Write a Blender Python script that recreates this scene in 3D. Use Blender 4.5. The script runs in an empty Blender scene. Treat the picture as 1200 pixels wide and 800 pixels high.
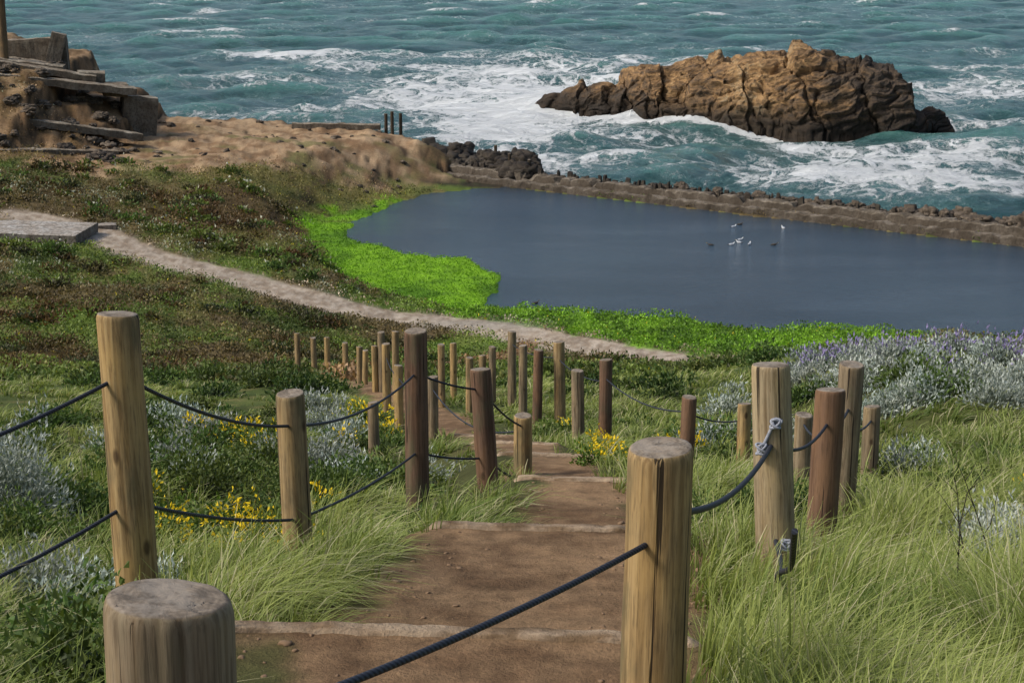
import bpy, math, random
import numpy as np
from mathutils import Vector
rng=np.random.default_rng(7); random.seed(7)
C=bpy.context; S=C.scene
# ---------------------------------------------------------------- noise helpers
_perm=np.random.default_rng(3).permutation(256); _perm=np.concatenate([_perm,_perm,_perm])
_g3=np.random.default_rng(4).normal(size=(256,3)); _g3/=np.linalg.norm(_g3,axis=1)[:,None]
def pn(x,y,z=0.0,seed=0):
    x,y,z=np.broadcast_arrays(np.asarray(x,float)+seed*17.3,np.asarray(y,float)+seed*9.7,np.asarray(z,float)+seed*3.1+.5)
    xi=np.floor(x).astype(int);yi=np.floor(y).astype(int);zi=np.floor(z).astype(int)
    xf=x-xi;yf=y-yi;zf=z-zi
    f=lambda t:t*t*t*(t*(t*6-15)+10)
    u,v,w=f(xf),f(yf),f(zf)
    def g(a,b,c):
        i=_perm[_perm[_perm[(xi+a)&255]+((yi+b)&255)]+((zi+c)&255)]
        G=_g3[i]; return G[...,0]*(xf-a)+G[...,1]*(yf-b)+G[...,2]*(zf-c)
    l=lambda a,b,t:a+(b-a)*t
    return l(l(l(g(0,0,0),g(1,0,0),u),l(g(0,1,0),g(1,1,0),u),v),l(l(g(0,0,1),g(1,0,1),u),l(g(0,1,1),g(1,1,1),u),v),w)*1.5
def fbm(x,y,z=0.0,o=4,seed=0):
    s=0;a=1;n=0
    for i in range(o):
        s=s+a*pn(np.asarray(x)*2**i,np.asarray(y)*2**i,np.asarray(z)*2**i,seed+i);n+=a;a*=.5
    return s/n*1.4
def vor(x,y,z,seed=0):
    x,y,z=np.broadcast_arrays(x+seed*5.1,y,z)
    xi=np.floor(x).astype(int);yi=np.floor(y).astype(int);zi=np.floor(z).astype(int)
    f1=np.full(x.shape,9.);f2=np.full(x.shape,9.);idv=np.zeros(x.shape)
    for a in(-1,0,1):
        for b in(-1,0,1):
            for c in(-1,0,1):
                i=_perm[_perm[_perm[(xi+a)&255]+((yi+b)&255)]+((zi+c)&255)]
                d=np.sqrt((xi+a+.5+.45*_g3[i,0]-x)**2+(yi+b+.5+.45*_g3[i,1]-y)**2+(zi+c+.5+.45*_g3[i,2]-z)**2)
                m=d<f1
                f2=np.where(m,f1,np.minimum(f2,d));idv=np.where(m,i/255.,idv);f1=np.where(m,d,f1)
    return f1,f2,idv
def ss(a,b,x):
    t=np.clip((x-a)/(b-a),0,1);return t*t*(3-2*t)
def mix(a,b,t):
    t=np.asarray(t)[...,None];return np.asarray(a)*(1-t)+np.asarray(b)*t
def sdpoly(x,y,P):  # positive inside
    x=np.asarray(x,float);y=np.asarray(y,float)
    d=np.full(x.shape,1e9);ins=np.zeros(x.shape,bool);n=len(P)
    for i in range(n):
        ax,ay=P[i];bx,by=P[(i+1)%n];ex,ey=bx-ax,by-ay
        t=np.clip(((x-ax)*ex+(y-ay)*ey)/(ex*ex+ey*ey),0,1)
        d=np.minimum(d,(x-ax-t*ex)**2+(y-ay-t*ey)**2)
        c=((ay>y)!=(by>y))&(x<ex*(y-ay)/(ey if ey else 1e-9)+ax)
        ins^=c
    d=np.sqrt(d);return np.where(ins,d,-d)
def dline(x,y,P):
    d=np.full(np.shape(x),1e9)
    for (ax,ay),(bx,by) in zip(P[:-1],P[1:]):
        ex,ey=bx-ax,by-ay
        t=np.clip(((x-ax)*ex+(y-ay)*ey)/(ex*ex+ey*ey),0,1)
        d=np.minimum(d,(x-ax-t*ex)**2+(y-ay-t*ey)**2)
    return np.sqrt(d)
# ---------------------------------------------------------------- site plan (metres)
POND=[(-.7,136.7),(-6.7,133),(-9.0,127.4),(-11.3,119),(-11.2,112.7),(-7.1,107.1),(-3.2,105.1),(-.86,100.5),(-.9,96),(-1.8,91.3),(4.6,89.6),(9,88.2),(12.3,85.2),(16,86),(40,80),(62,84),(60,88.3)]
ALGAE=[(-14,116),(-12.6,123.4),(-9,127.5),(-6,129),(0,110),(3,100),(0,88.5),(-5.7,92),(-9.4,96),(-11.2,105),(-13,109.7)]
LAND=[(-7,147),(-10,151),(-14,153.5),(-20,155),(-33,153),(-35,158),(-52,170),(-120,200),(-400,260),(-400,-200),(400,-200),(400,110),(140,95),(90,98),(63,90),(2.5,138)]
TRAIL=[(-29,99.5),(-24.1,97.2),(-21.3,93.4),(-18.5,91.2),(-15.6,89.9),(-12,87.3),(-8.7,85.3),(-5.6,84.6),(-2.6,83.2),(0,81),(2,79),(6,76),(12,70)]
TAN=[(-30,116),(-26,120),(-21.4,123),(-17,128),(-11,132),(-6,138),(-7,147),(-10,151),(-14,154),(-20,156),(-36,156),(-36,135),(-32,128),(-33,118)]
_py=np.array([-200,-25,0,2.5,4.9,8,11,14.4,18,25,31,37,43,50,54,62,70,76,84,400.])
_pz=np.array([24,24,18.5,17.98,17.48,16.62,15.7,14.95,13.95,12.35,10.85,9.6,8.5,6.8,5.9,3.7,1.8,.95,.9,.9])
_dy=np.arange(-60,120,.1);_dz=np.interp(_dy,_py,_pz);_k=np.ones(25)/25;_dzs=np.convolve(np.pad(_dz,12,'edge'),_k,'valid')
def B(y): return np.interp(y,_dy,_dzs)
_cy=[-10,0,3,5.8,7.5,9.0,10.5,13,17,22,28,35,43,50,56,64,72,79];_cx=[-.3,-.3,-.25,-.2,.05,.25,.42,.55,.45,.0,-.75,-1.7,-3.6,-5.2,-5.4,-4.0,-1.5,1]
def cx(y): return np.interp(y,_cy,_cx)
def hw(y): return np.interp(y,[0,5,7,9.0,10.2,13,17,20,40],[.8,.8,.88,.76,.55,.42,.45,.5,.6])
_sy=[-10,3,5.80,5.83,9.30,9.33,13.6,13.63,17.8,17.83,21.5,21.53,25,25.03,30,37];_sz=[20.4,17.64,17.50,17.14,16.66,16.22,15.56,15.17,14.46,14.15,13.47,13.22,12.5,12.3,11.0,9.6]
WA=np.array([-8.,142.5]);WB=np.array([60.,88.3])
def pathmask(x,y):
    n=.34*pn(x*1.1,y*1.1,0,5)+.18*pn(x*4,y*4,0,6)
    return ss(hw(y)+.16,hw(y)-.14,np.abs(x-cx(y))+n)*(y<79)
def mix1(a,b,t): return a*(1-t)+b*t
def Hn(x,y):
    b=B(y);near=ss(60,25,y)
    lat=near*( .16*np.clip(-x-2.4,0,9)*ss(24,10,y) + .07*np.clip(x-1.3,0,12)*ss(34,10,y) +.1*np.clip(x-3.6,0,9)*ss(22,8,y)+ 1.35*ss(3.6,7.0,x)*ss(19,29,y))
    h=b+lat+ss(58,82,y)*np.minimum(.12*np.clip(-x-6,0,60),3.4)
    h=h+fbm(x*.5,y*.5,0,3,1)*.14*ss(.3,1.5,np.abs(x-cx(y)))*near
    pm=ss(hw(y)+1.1,hw(y)-.05,np.abs(x-cx(y)))*ss(37,30,y)
    st=np.interp(y+.10*x,_sy,_sz)+(.016*fbm(x*1.6,y*1.6,0,2,33)+.010*fbm(x*7,y*7,0,3,34))
    return h*(1-pm)+st*pm
def H(x,y,fine=True):
    x=np.asarray(x,float);y=np.asarray(y,float)
    h=Hn(x,y)
    if y.size<2 and float(y.reshape(-1)[0])<58: return h
    lo=ss(58,75,y)
    h=h+lo*(fbm(x*.09,y*.09,0,4,2)*.55*ss(1.0,5,dline(x,y,TRAIL)))
    sdt=sdpoly(x,y,TAN)
    pz=3.15+.035*np.clip(-x-10,0,30)+.6*fbm(x*.13,y*.13,0,5,12)+.26*fbm(x*.8,y*.8,0,3,13)
    h=mix1(h,pz,ss(-3,4.5,sdt+2.2*fbm(x*.25,y*.25,0,3,9)))
    xn=x+1.0*fbm(x*.3,y*.2,0,3,8)
    hx=np.interp(xn,[-90,-60,-45,-41,-36.8,-35.6,-31.6,-30.2,-28.6],[12,11.5,10.6,10.1,9.3,7.4,6.3,4.6,2.0])
    hill=hx*ss(110,137,y-.2*(x+30))+.5*fbm(x*.3,y*.3,0,4,15)
    st=1.35; q=hill/st; hq=(np.floor(q)+ss(.5,1,q-np.floor(q)))*st
    hill=hill*.35+hq*.65
    h=np.where((y>100)&(hill>h),h+(hill-h)*ss(-27.6,-29,xn),h)
    sd=sdpoly(x,y,POND)+ .75*fbm(x*.35,y*.35,0,4,14)
    rise=ss(0,9,-sd)
    hb=.10+(h-.1)*rise+ .05*np.clip(-sd,0,2)
    h=np.where(y>60,np.where(sd>0,-.03-.12*np.clip(sd,0,5),hb),h)
    sa=sdpoly(x,y,ALGAE)
    h=np.where((sa>-3)&(sd<=0),h*(1-ss(-3,.5,sa))+ (.12+.2*fbm(x*.6,y*.6,0,3,4)**2)*ss(-3,.5,sa),h)
    e=WB-WA;L=np.linalg.norm(e);e=e/L
    tt=(x-WA[0])*e[0]+(y-WA[1])*e[1];dd=(x-WA[0])*e[1]*-1+(y-WA[1])*e[0]
    h=np.where((tt>3)&(dd>-1)&(dd<8),np.minimum(h,.1),h)
    sl=sdpoly(x,y,LAND)+1.0*fbm(x*.25,y*.25,0,4,20)*(y>100)
    h=np.minimum(h,-3+sl*np.where(y>140,3.2,2.2))
    h=np.maximum(h,-8)
    if fine: h=h+.02*fbm(x*3,y*3,0,3,30)*(sd<-.5)*(y>58)+.12*fbm(x*1.1,y*1.1,0,3,31)*lo*(sd<-1)*ss(1.5,3,dline(x,y,TRAIL))
    return h
def Hq(x,y):
    x=np.asarray(x,float);y=np.asarray(y,float)
    if y.size and y.max()<58: return Hn(x,y)
    return H(x,y,False)
# ---------------------------------------------------------------- mesh helpers
def mesh(name,v,f,mat,col=None,smooth=True):
    v=np.asarray(v,np.float32);f=np.asarray(f,np.int32)
    m=bpy.data.meshes.new(name);m.vertices.add(len(v));m.vertices.foreach_set('co',v.ravel())
    k=f.shape[1];m.loops.add(f.size);m.loops.foreach_set('vertex_index',f.ravel())
    m.polygons.add(len(f));m.polygons.foreach_set('loop_start',np.arange(0,f.size,k,dtype=np.int32))
    m.update(calc_edges=True)
    m.polygons.foreach_set('use_smooth',np.full(len(f),smooth))
    if col is not None:
        a=m.color_attributes.new('Col','FLOAT_COLOR','POINT')
        c=np.ones((len(v),4),np.float32);c[:,:col.shape[1]]=col;a.data.foreach_set('color',c.ravel())
    m.materials.append(mat)
    o=bpy.data.objects.new(name,m);S.collection.objects.link(o);return o
def gridf(nr,nc,wrap=False):
    r=np.arange(nr-1)[:,None];c=np.arange(nc if wrap else nc-1)[None,:]
    a=r*nc+c;b=r*nc+(c+1)%nc
    return np.stack([a,b,b+nc,a+nc],-1).reshape(-1,4)
# ---------------------------------------------------------------- material helpers
class N:
    def __init__(s,name):
        s.m=bpy.data.materials.new(name);s.m.use_nodes=True;s.t=s.m.node_tree;s.t.nodes.clear()
        s.out=s.t.nodes.new('ShaderNodeOutputMaterial')
    def n(s,ty,**k):
        n=s.t.nodes.new('ShaderNode'+ty)
        for a,b in k.items():
            if hasattr(n,a): setattr(n,a,b)
            else: n.inputs[a.replace('_',' ')].default_value=b
        return n
    def l(s,a,b): s.t.links.new(a,b)
    def val(s,x,sock):
        if isinstance(x,(int,float,tuple)): sock.default_value=x
        else: s.l(x,sock)
    def math(s,op,a,b=0.,c=0.,clamp=False):
        n=s.n('Math',operation=op,use_clamp=clamp);s.val(a,n.inputs[0]);s.val(b,n.inputs[1]);s.val(c,n.inputs[2]);return n.outputs[0]
    def mixc(s,f,a,b,bt='MIX'):
        n=s.n('Mix',data_type='RGBA',blend_type=bt);s.val(f,n.inputs[0])
        for x,k in((a,6),(b,7)):
            if isinstance(x,tuple): n.inputs[k].default_value=(*x,1)[:4]
            else: s.l(x,n.inputs[k])
        return n.outputs[2]
    def noise(s,vec,scale,detail=4,rough=.55,dist=0.):
        n=s.n('TexNoise');n.inputs['Scale'].default_value=scale;n.inputs['Detail'].default_value=detail;n.inputs['Roughness'].default_value=rough;n.inputs['Distortion'].default_value=dist
        if vec is not None:s.l(vec,n.inputs['Vector'])
        return n.outputs[0]
    def mr(s,x,a,b,c=0.,d=1.):
        n=s.n('MapRange',interpolation_type='SMOOTHSTEP');s.val(x,n.inputs[0])
        for i,v in enumerate((a,b,c,d)): s.val(v,n.inputs[i+1])
        return n.outputs[0]
    def mapv(s,vec,sc=(1,1,1),rot=(0,0,0)):
        n=s.n('Mapping');s.l(vec,n.inputs[0]);n.inputs['Scale'].default_value=sc;n.inputs['Rotation'].default_value=rot;return n.outputs[0]
    def obj(s): return s.n('TexCoord').outputs['Object']
    def geo(s): return s.n('NewGeometry')
    def attr(s): return s.n('Attribute',attribute_name='Col')
    def bsdf(s,col,rough=.8,bump=None,bs=.3,bd=.02,spec=.3):
        p=s.n('BsdfPrincipled')
        if isinstance(col,tuple): p.inputs['Base Color'].default_value=(*col,1)
        else: s.l(col,p.inputs['Base Color'])
        s.val(rough,p.inputs['Roughness']);s.val(spec,p.inputs['Specular IOR Level'])
        if bump is not None:
            b=s.n('Bump');s.val(bs,b.inputs['Strength']);b.inputs['Distance'].default_value=bd;s.l(bump,b.inputs['Height']);s.l(b.outputs[0],p.inputs['Normal'])
        s.l(p.outputs[0],s.out.inputs[0]);return p
# ground
g=N('ground_soil');o=g.obj();a=g.attr().outputs['Color']
n1=g.noise(o,7,9,.72);n2=g.noise(o,.8,6,.65);n3=g.noise(o,55,4,.75)
f=g.math('ADD',g.math('MULTIPLY',n1,1.15),g.math('MULTIPLY',n2,.8));f=g.math('ADD',f,g.math('MULTIPLY',n3,.7))
f=g.math('ADD',g.math('MULTIPLY',g.math('SUBTRACT',f,1.32),1.45),1.0)
f=g.math('MAXIMUM',f,.3)
cc=g.n('CombineColor');[g.l(f,cc.inputs[i]) for i in range(3)]
c=g.mixc(1.0,a,cc.outputs[0],'MULTIPLY')
hgt=g.math('ADD',n1,g.math('MULTIPLY',n3,.45))
g.bsdf(c,.95,hgt,1.,.035,.12);MG=g.m
def foliage(name,tr=.35,rough=.55):
    g=N(name);a=g.attr().outputs['Color']
    d=g.n('BsdfPrincipled');g.l(a,d.inputs['Base Color']);d.inputs['Roughness'].default_value=rough;d.inputs['Specular IOR Level'].default_value=.25
    t=g.n('BsdfTranslucent');c=g.mixc(1.0,a,(1.2,1.2,.65),'MULTIPLY');g.l(c,t.inputs[0])
    m=g.n('MixShader');m.inputs[0].default_value=tr;g.l(d.outputs[0],m.inputs[1]);g.l(t.outputs[0],m.inputs[2]);g.l(m.outputs[0],g.out.inputs[0]);return g.m
MGR=foliage('grass_blades',.35,.55);MLF=foliage('leaves',.25);MSV=foliage('silver_leaves',.15,.8)
# rock
def rockmat(name,cols,scale,wet=None):
    g=N(name);o=g.obj()
    w=g.mapv(o,(.7,1,2.6),(0,0.35,0));n1=g.noise(w,scale,9,.7,.8);n2=g.noise(o,scale*.22,6,.65);n3=g.noise(o,scale*5,6,.75)
    r=g.n('ValToRGB');fac=g.math('ADD',g.math('MULTIPLY',n1,.6),g.math('MULTIPLY',n2,.55));fac=g.math('SUBTRACT',fac,.06)
    sx=g.n('SeparateXYZ');g.l(o,sx.inputs[0])
    if wet: fac=g.math('ADD',fac,g.mr(sx.outputs[0],22,36,.06,-.07)); fac=g.math('ADD',fac,g.mr(sx.outputs[0],10,20,-.07,0))
    g.l(fac,r.inputs[0])
    el=r.color_ramp.elements;ps=[.36,.45,.52,.59,.68]
    while len(el)<len(cols):el.new(.5)
    for e,p,c in zip(el,ps,cols):e.position=p;e.color=(*c,1)
    c=r.outputs[0]
    c=g.mixc(g.mr(n3,.35,.52,.65,0),c,(.03,.02,.012))
    if wet:
        zz=g.math('ADD',sx.outputs[2],g.math('MULTIPLY',n2,-3.4));zz=g.math('ADD',zz,g.math('MULTIPLY',n1,-1.2))
        c=g.mixc(g.mr(zz,wet[0],wet[1],.93,0),c,(.024,.019,.014))
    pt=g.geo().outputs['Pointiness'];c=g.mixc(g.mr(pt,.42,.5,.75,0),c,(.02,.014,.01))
    g.bsdf(c,.85,g.math('ADD',n1,g.math('MULTIPLY',n3,.5)),1.,.4 if wet else .1,.3);return g.m
MRK=rockmat('sea_stack_rock',[(.05,.038,.028),(.11,.076,.046),(.23,.135,.06),(.38,.23,.10),(.42,.32,.19)],.42,(-1.4,1.5))
MRB=rockmat('rubble_rock',[(.03,.024,.018),(.055,.043,.032),(.10,.078,.055),(.15,.115,.08),(.21,.17,.125)],1.6)
MDK=rockmat('dark_wet_rock',[(.015,.012,.01),(.025,.02,.015),(.045,.035,.025),(.06,.05,.035),(.09,.07,.05)],1.2)
def concrete(name,base,st):
    g=N(name);o=g.obj();n1=g.noise(o,.8,8,.65);n2=g.noise(o,5,7,.75);n4=g.noise(g.mapv(o,(1.2,1.2,.3)),1.6,6,.7)
    c=g.mixc(g.mr(n1,.38,.62),st,base);c=g.mixc(g.mr(n2,.38,.54,.7,0),c,(.055,.042,.03))
    c=g.mixc(g.mr(n4,.45,.62,0,.5),c,(.07,.055,.038))
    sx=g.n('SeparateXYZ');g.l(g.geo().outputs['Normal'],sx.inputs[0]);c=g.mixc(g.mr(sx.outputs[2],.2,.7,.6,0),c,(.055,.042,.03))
    g.bsdf(c,.9,n2,.9,.1,.2);return g.m
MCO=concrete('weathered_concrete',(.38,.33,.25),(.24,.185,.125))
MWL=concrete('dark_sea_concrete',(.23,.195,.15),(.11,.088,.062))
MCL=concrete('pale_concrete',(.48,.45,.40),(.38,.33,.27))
# wood
g=N('weathered_post_wood');o=g.obj();oi=g.n('ObjectInfo')
ad=g.n('VectorMath',operation='ADD');g.l(o,ad.inputs[0])
cmb=g.n('CombineXYZ');[g.l(g.math('MULTIPLY',oi.outputs['Random'],37.),cmb.inputs[i]) for i in range(3)];g.l(cmb.outputs[0],ad.inputs[1]);ov=ad.outputs[0]
gr=g.noise(g.mapv(ov,(26,26,.9)),1.6,7,.65,.5);bl=g.noise(g.mapv(ov,(3,3,1.2)),1.5,5,.6);cr=g.noise(g.mapv(ov,(34,34,.55)),1.0,3,.5,.3)
fn=g.noise(g.mapv(ov,(90,90,6)),1.5,4,.6)
base=oi.outputs['Color']
c=g.mixc(g.mr(gr,.30,.68),g.mixc(1.,base,(.42,.36,.30),'MULTIPLY'),base)
c=g.mixc(g.mr(bl,.42,.72,0,.6),c,g.mixc(1.,base,(1.35,1.25,.95),'MULTIPLY'))
c=g.mixc(g.mr(bl,.48,.30,0,.65),c,(.10,.095,.05))
c=g.mixc(g.mr(fn,.35,.5,.4,0),c,(.05,.035,.02))
crk=g.mr(cr,.335,.36,.9,0);c=g.mixc(crk,c,(.012,.008,.005))
vk=g.n('TexVoronoi');g.l(g.mapv(ov,(5,5,2.6)),vk.inputs['Vector']);vk.inputs['Scale'].default_value=1.0
kn=g.mr(vk.outputs['Distance'],.06,.15,.8,0);c=g.mixc(kn,c,(.05,.028,.013))
sx=g.n('SeparateXYZ');g.l(g.geo().outputs['Normal'],sx.inputs[0])
so=g.n('SeparateXYZ');g.l(o,so.inputs[0])
rad=g.math('SQRT',g.math('ADD',g.math('POWER',so.outputs[0],2.),g.math('POWER',so.outputs[1],2.)))
ring=g.math('SINE',g.math('ADD',g.math('MULTIPLY',rad,620.),g.math('MULTIPLY',bl,14.)))
tc=g.mixc(g.mr(ring,-1,1,.0,.35),(.25,.20,.145),(.13,.10,.07))
tn=g.noise(ov,22,6,.7);tc=g.mixc(g.mr(tn,.38,.62,.75,0),tc,(.075,.06,.045))
tn2=g.noise(ov,7,5,.7);tc=g.mixc(g.mr(tn2,.45,.6,0,.6),tc,(.30,.26,.21))
c=g.mixc(g.mr(sx.outputs[2],.6,.85),c,tc)
hb=g.math('ADD',g.math('MULTIPLY',gr,1.),g.math('MULTIPLY',crk,-2.));g.bsdf(c,.82,hb,.6,.006,.25);MWD=g.m
# rope
g=N('dark_rope');o=g.obj();w=g.n('TexWave',wave_type='BANDS',bands_direction='DIAGONAL');g.l(o,w.inputs[0]);w.inputs['Scale'].default_value=28.
g.bsdf(g.mixc(w.outputs[1],(.012,.014,.02),(.035,.04,.055)),.6,w.outputs[1],.6,.004,.3);MRP=g.m
g=N('frayed_rope');o=g.obj();g.bsdf(g.mixc(g.noise(o,60,3),(.10,.11,.14),(.42,.44,.48)),.8);MFR=g.m
g=N('dirt_clods');o=g.obj();g.bsdf(g.mixc(g.noise(o,9,5,.7),(.13,.08,.045),(.27,.175,.10)),.95);MCD=g.m
# water
g=N('ocean_water');o=g.obj();a=g.attr();F=g.n('SeparateColor');g.l(a.outputs['Color'],F.inputs[0])
foam=F.outputs[0];crest=F.outputs[1]
va=g.n('VectorMath',operation='MULTIPLY_ADD');nz=g.n('TexNoise');nz.inputs['Scale'].default_value=.20;nz.inputs['Detail'].default_value=6.;nz.inputs['Roughness'].default_value=.6;g.l(o,nz.inputs['Vector']);g.l(nz.outputs['Color'],va.inputs[0]);va.inputs[1].default_value=(10,12,0);g.l(o,va.inputs[2])
vo=g.n('TexVoronoi',feature='DISTANCE_TO_EDGE');g.l(g.mapv(va.outputs[0],(.55,.30,.5),(0,0,.3)),vo.inputs['Vector']);vo.inputs['Scale'].default_value=.7
vo2=g.n('TexVoronoi',feature='DISTANCE_TO_EDGE');g.l(g.mapv(va.outputs[0],(.9,.6,.5)),vo2.inputs['Vector']);vo2.inputs['Scale'].default_value=1.7
big=g.noise(g.mapv(va.outputs[0],(.6,.9,1)),.11,10,.7,.2);fine=g.noise(g.mapv(o,(1,1.3,1)),.8,9,.75,.5)
lace=g.math('ADD',g.mr(vo.outputs[0],0,.16,.6,0),g.mr(vo2.outputs[0],0,.2,.4,0))
sc=g.math('MULTIPLY',foam,.98)
sc=g.math('ADD',sc,g.math('MULTIPLY',lace,g.math('ADD',g.math('MULTIPLY',foam,.85),.06)))
sc=g.math('ADD',sc,g.math('MULTIPLY',g.math('SUBTRACT',big,.5),1.9));sc=g.math('ADD',sc,g.math('MULTIPLY',g.math('SUBTRACT',fine,.5),1.5))
fm=g.mr(sc,.60,1.02,0,1.)
soft=g.mr(sc,.10,.9,0,.5)
wc=g.mixc(g.mr(big,.35,.65),(.018,.075,.078),(.042,.128,.122));wc=g.mixc(g.mr(crest,.12,.9,0,.85),wc,(.075,.23,.19));wc=g.mixc(soft,wc,(.20,.36,.35))
c=g.mixc(fm,wc,(.82,.85,.84))
rp=g.noise(g.mapv(o,(.6,1.5,1)),.55,9,.72,.5)
g.bsdf(c,g.mr(fm,0,1,.2,.9),g.math('ADD',rp,g.math('MULTIPLY',fm,.25)),1.,1.5,.38);MOC=g.m
g=N('pond_water');o=g.obj();r1=g.noise(g.mapv(o,(.7,1.8,1),(0,0,.3)),2.0,6,.65);r2=g.noise(g.mapv(o,(.5,1,1)),.06,3,.5);r3=g.noise(g.mapv(o,(.4,1,1),(0,0,.2)),.16,5,.6)
g.bsdf(g.mixc(g.mr(r2,.35,.65),(.022,.042,.060),(.036,.060,.082)),g.mr(r3,.3,.7,.08,.2),r1,g.mr(r3,.35,.65,.45,.9),.18,.5);MPO=g.m
g=N('gull_feathers');g.bsdf(g.attr().outputs['Color'],.7);MGU=g.m
# ---------------------------------------------------------------- zone colours
def zone(x,y,h):
    n=fbm(x*.16,y*.16,0,5,40);n2=fbm(x*.7,y*.7,0,4,41);n3=fbm(x*2.5,y*2.5,0,3,42)
    c=mix((.055,.078,.02),(.115,.155,.032),ss(-.3,.4,n+.5*n2))
    c=mix(c,(.125,.085,.042),ss(-.25,.22,-n+.7*n2)*ss(46,66,y)*.85)
    c=mix(c,(.18,.145,.06),ss(.10,.45,n2)*.55)
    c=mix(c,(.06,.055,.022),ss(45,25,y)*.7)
    c=mix(c,(.11,.07,.033),ss(8,2,np.hypot((x+16.5)/1.4,(y-110)/2.4)+3*n2)*.85)
    c=mix(c,(.165,.145,.045),ss(10,4,np.hypot((x+14)/1.6,(y-126)/1.0)+3*n2)*.85)
    c=mix(c,(.13,.20,.03),ss(.05,.3,fbm(x*.12,y*.25,0,3,47))*ss(48,60,y)*ss(100,90,y)*.6)
    sa=sdpoly(x,y,ALGAE)+1.8*n2+1.6*n+.4
    c=mix(c,mix((.08,.18,.012),(.16,.32,.016),ss(-.5,.4,n+n2)),ss(-.7,.4,sa))
    bank=sdpoly(x,y,[(-1,91.5),(-4,85.2),(1,82),(7,76),(14,77),(22,79),(16,89),(12,88.5),(5,92)])+1.8*n2+1.2*n
    c=mix(c,mix((.065,.13,.014),(.15,.28,.02),ss(-.35,.35,n3+n2)),ss(-.5,.6,bank))
    st=sdpoly(x,y,TAN)+3.2*n+1.6*n2
    c=mix(c,mix((.19,.115,.06),(.36,.25,.145),ss(-.4,.4,n2+n3*.5)),ss(-1.2,.8,st))
    c=mix(c,(.11,.115,.035),ss(.05,.35,fbm(x*.22,y*.4,0,4,44))*ss(148,134,y)*ss(112,122,y)*.8)
    hl=ss(-27,-30,x+2*n2)*ss(116,124,y)
    c=mix(c,mix((.12,.07,.033),(.31,.20,.11),ss(-.3,.35,n2+.4*n3)),hl*.9*ss(-.4,.05,n+.2))
    dt=dline(x,y,TRAIL)+.55*n2+.3*n3
    c=mix(c,mix((.26,.20,.14),(.42,.35,.27),ss(-.4,.4,n3)),ss(2.0,1.4,dt))
    c=mix(c,(.30,.27,.22),ss(1.6,.9,np.hypot((x+1.5)/2.5,(y-82.8)/1.2)+.4*n2)*.6)
    n4=fbm(x*1.3,y*1.3,0,4,43);n5=fbm(x*5,y*5,0,3,45)
    c=mix(c,mix((.145,.086,.045),(.29,.185,.10),ss(-.55,.5,n4*.8+n5*.5)),pathmask(x,y))
    return c
# ---------------------------------------------------------------- ground
ys=np.concatenate([np.linspace(-120,1.2,18),np.geomspace(1.5,178,820),np.linspace(182,300,14)])
nu=540;u=np.linspace(-1,1,nu)
X=[];Y=[]
for yy in ys:
    w=2.6+.345*min(max(yy,1.5),178)
    e=np.geomspace(w*1.05,400,16)
    X.append(np.concatenate([-e[::-1],u*w,e]));Y.append(np.full(nu+32,yy))
X=np.array(X);Y=np.array(Y)
Z=H(X,Y)
gy,gx=np.gradient(Z);dyy=np.gradient(Y,axis=0);dxx=np.gradient(X,axis=1)
slope=np.hypot(gx/dxx,gy/dyy)
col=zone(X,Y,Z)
rk=ss(.5,1.0,slope)*(Y>112)
nr=fbm(X*.6,Y*.6,Z*1.5,4,50)
Z=Z+rk*.3*nr
col=mix(col,mix((.05,.035,.02),(.20,.12,.06),ss(-.3,.3,nr)),rk)
col=mix(col,(.03,.024,.018),ss(.9,.2,Z+.5*nr)*(Y>136)*.9)
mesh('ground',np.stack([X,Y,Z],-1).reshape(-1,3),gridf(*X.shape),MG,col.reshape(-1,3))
# ---------------------------------------------------------------- ocean
BL=[(-3.4,171,9,13,.65),(-8,212,16,24,.55),(0,152,8,8,.75),(14,170,12,7.0,.55),(3,188,9,12,.5),(13,262,28,24,.5),(41,157,14,8,.6),(40,138,15,8,.55),(26,143,13,8,.45),(18,152,14,7,.4),(60,215,26,20,.35),(32,163,12,2.6,.6),(8,230,20,18,.35),
 (-35,284,26,8,.5),(-20,262,20,8,.4),(-74,440,9,7,.7),(-60,200,12,12,.3),(30,300,30,12,.3),(50,380,14,10,.3),(80,300,14,9,.35),(-20,400,14,8,.3),(10,440,10,7,.4),(52,185,12,10,.5),(75,260,14,8,.4),(-45,240,20,8,.3),(-30,190,12,10,.25)]
oy=np.concatenate([np.linspace(60,104,8),np.geomspace(106,620,640),np.geomspace(640,9000,20)])
ou=np.linspace(-1,1,520);OX=[];OY=[]
for yy in oy:
    w=12+.34*max(min(yy,620),106);e=np.geomspace(w*1.05,9000,14);OX.append(np.concatenate([-e[::-1],ou*w,e]));OY.append(np.full(548,yy))
OX=np.array(OX);OY=np.array(OY)
wr=np.random.default_rng(11);hs=0
lams=[3.2,4.5,6,8,11,15,20,28]
for i in range(56):
    lam=lams[i%8]*wr.uniform(.85,1.15);th=math.radians(wr.normal(-82,30));k=2*math.pi/lam
    ph=wr.uniform(0,6.28);am=.0175*lam**.85
    p=k*(math.cos(th)*OX+math.sin(th)*OY)+ph+1.4*pn(OX*.03,OY*.03,0,i)
    fade=ss(.7,.3,(OY*.005)/lam*2.0)
    hs=hs+am*fade*((1-np.abs(np.sin(p/2)))*2-1+.25)*(1+.8*pn(OX*.02,OY*.02,0,i+70))
hs=hs*.8
fo=np.zeros_like(OX)
for bx,by,rx,ry,am in BL:
    fo+=am*np.exp(-((OX-bx)/rx)**2-((OY-by)/ry)**2)
sl=sdpoly(OX,OY,LAND)
fo+=.65*np.exp(-np.clip(-sl,0,99)/4.0)*(sl<0)
SY=np.interp(OX,[3,9,15,21,27,30,38,42,46],[203,197,192,185,179,177,176,175,175])
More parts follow.
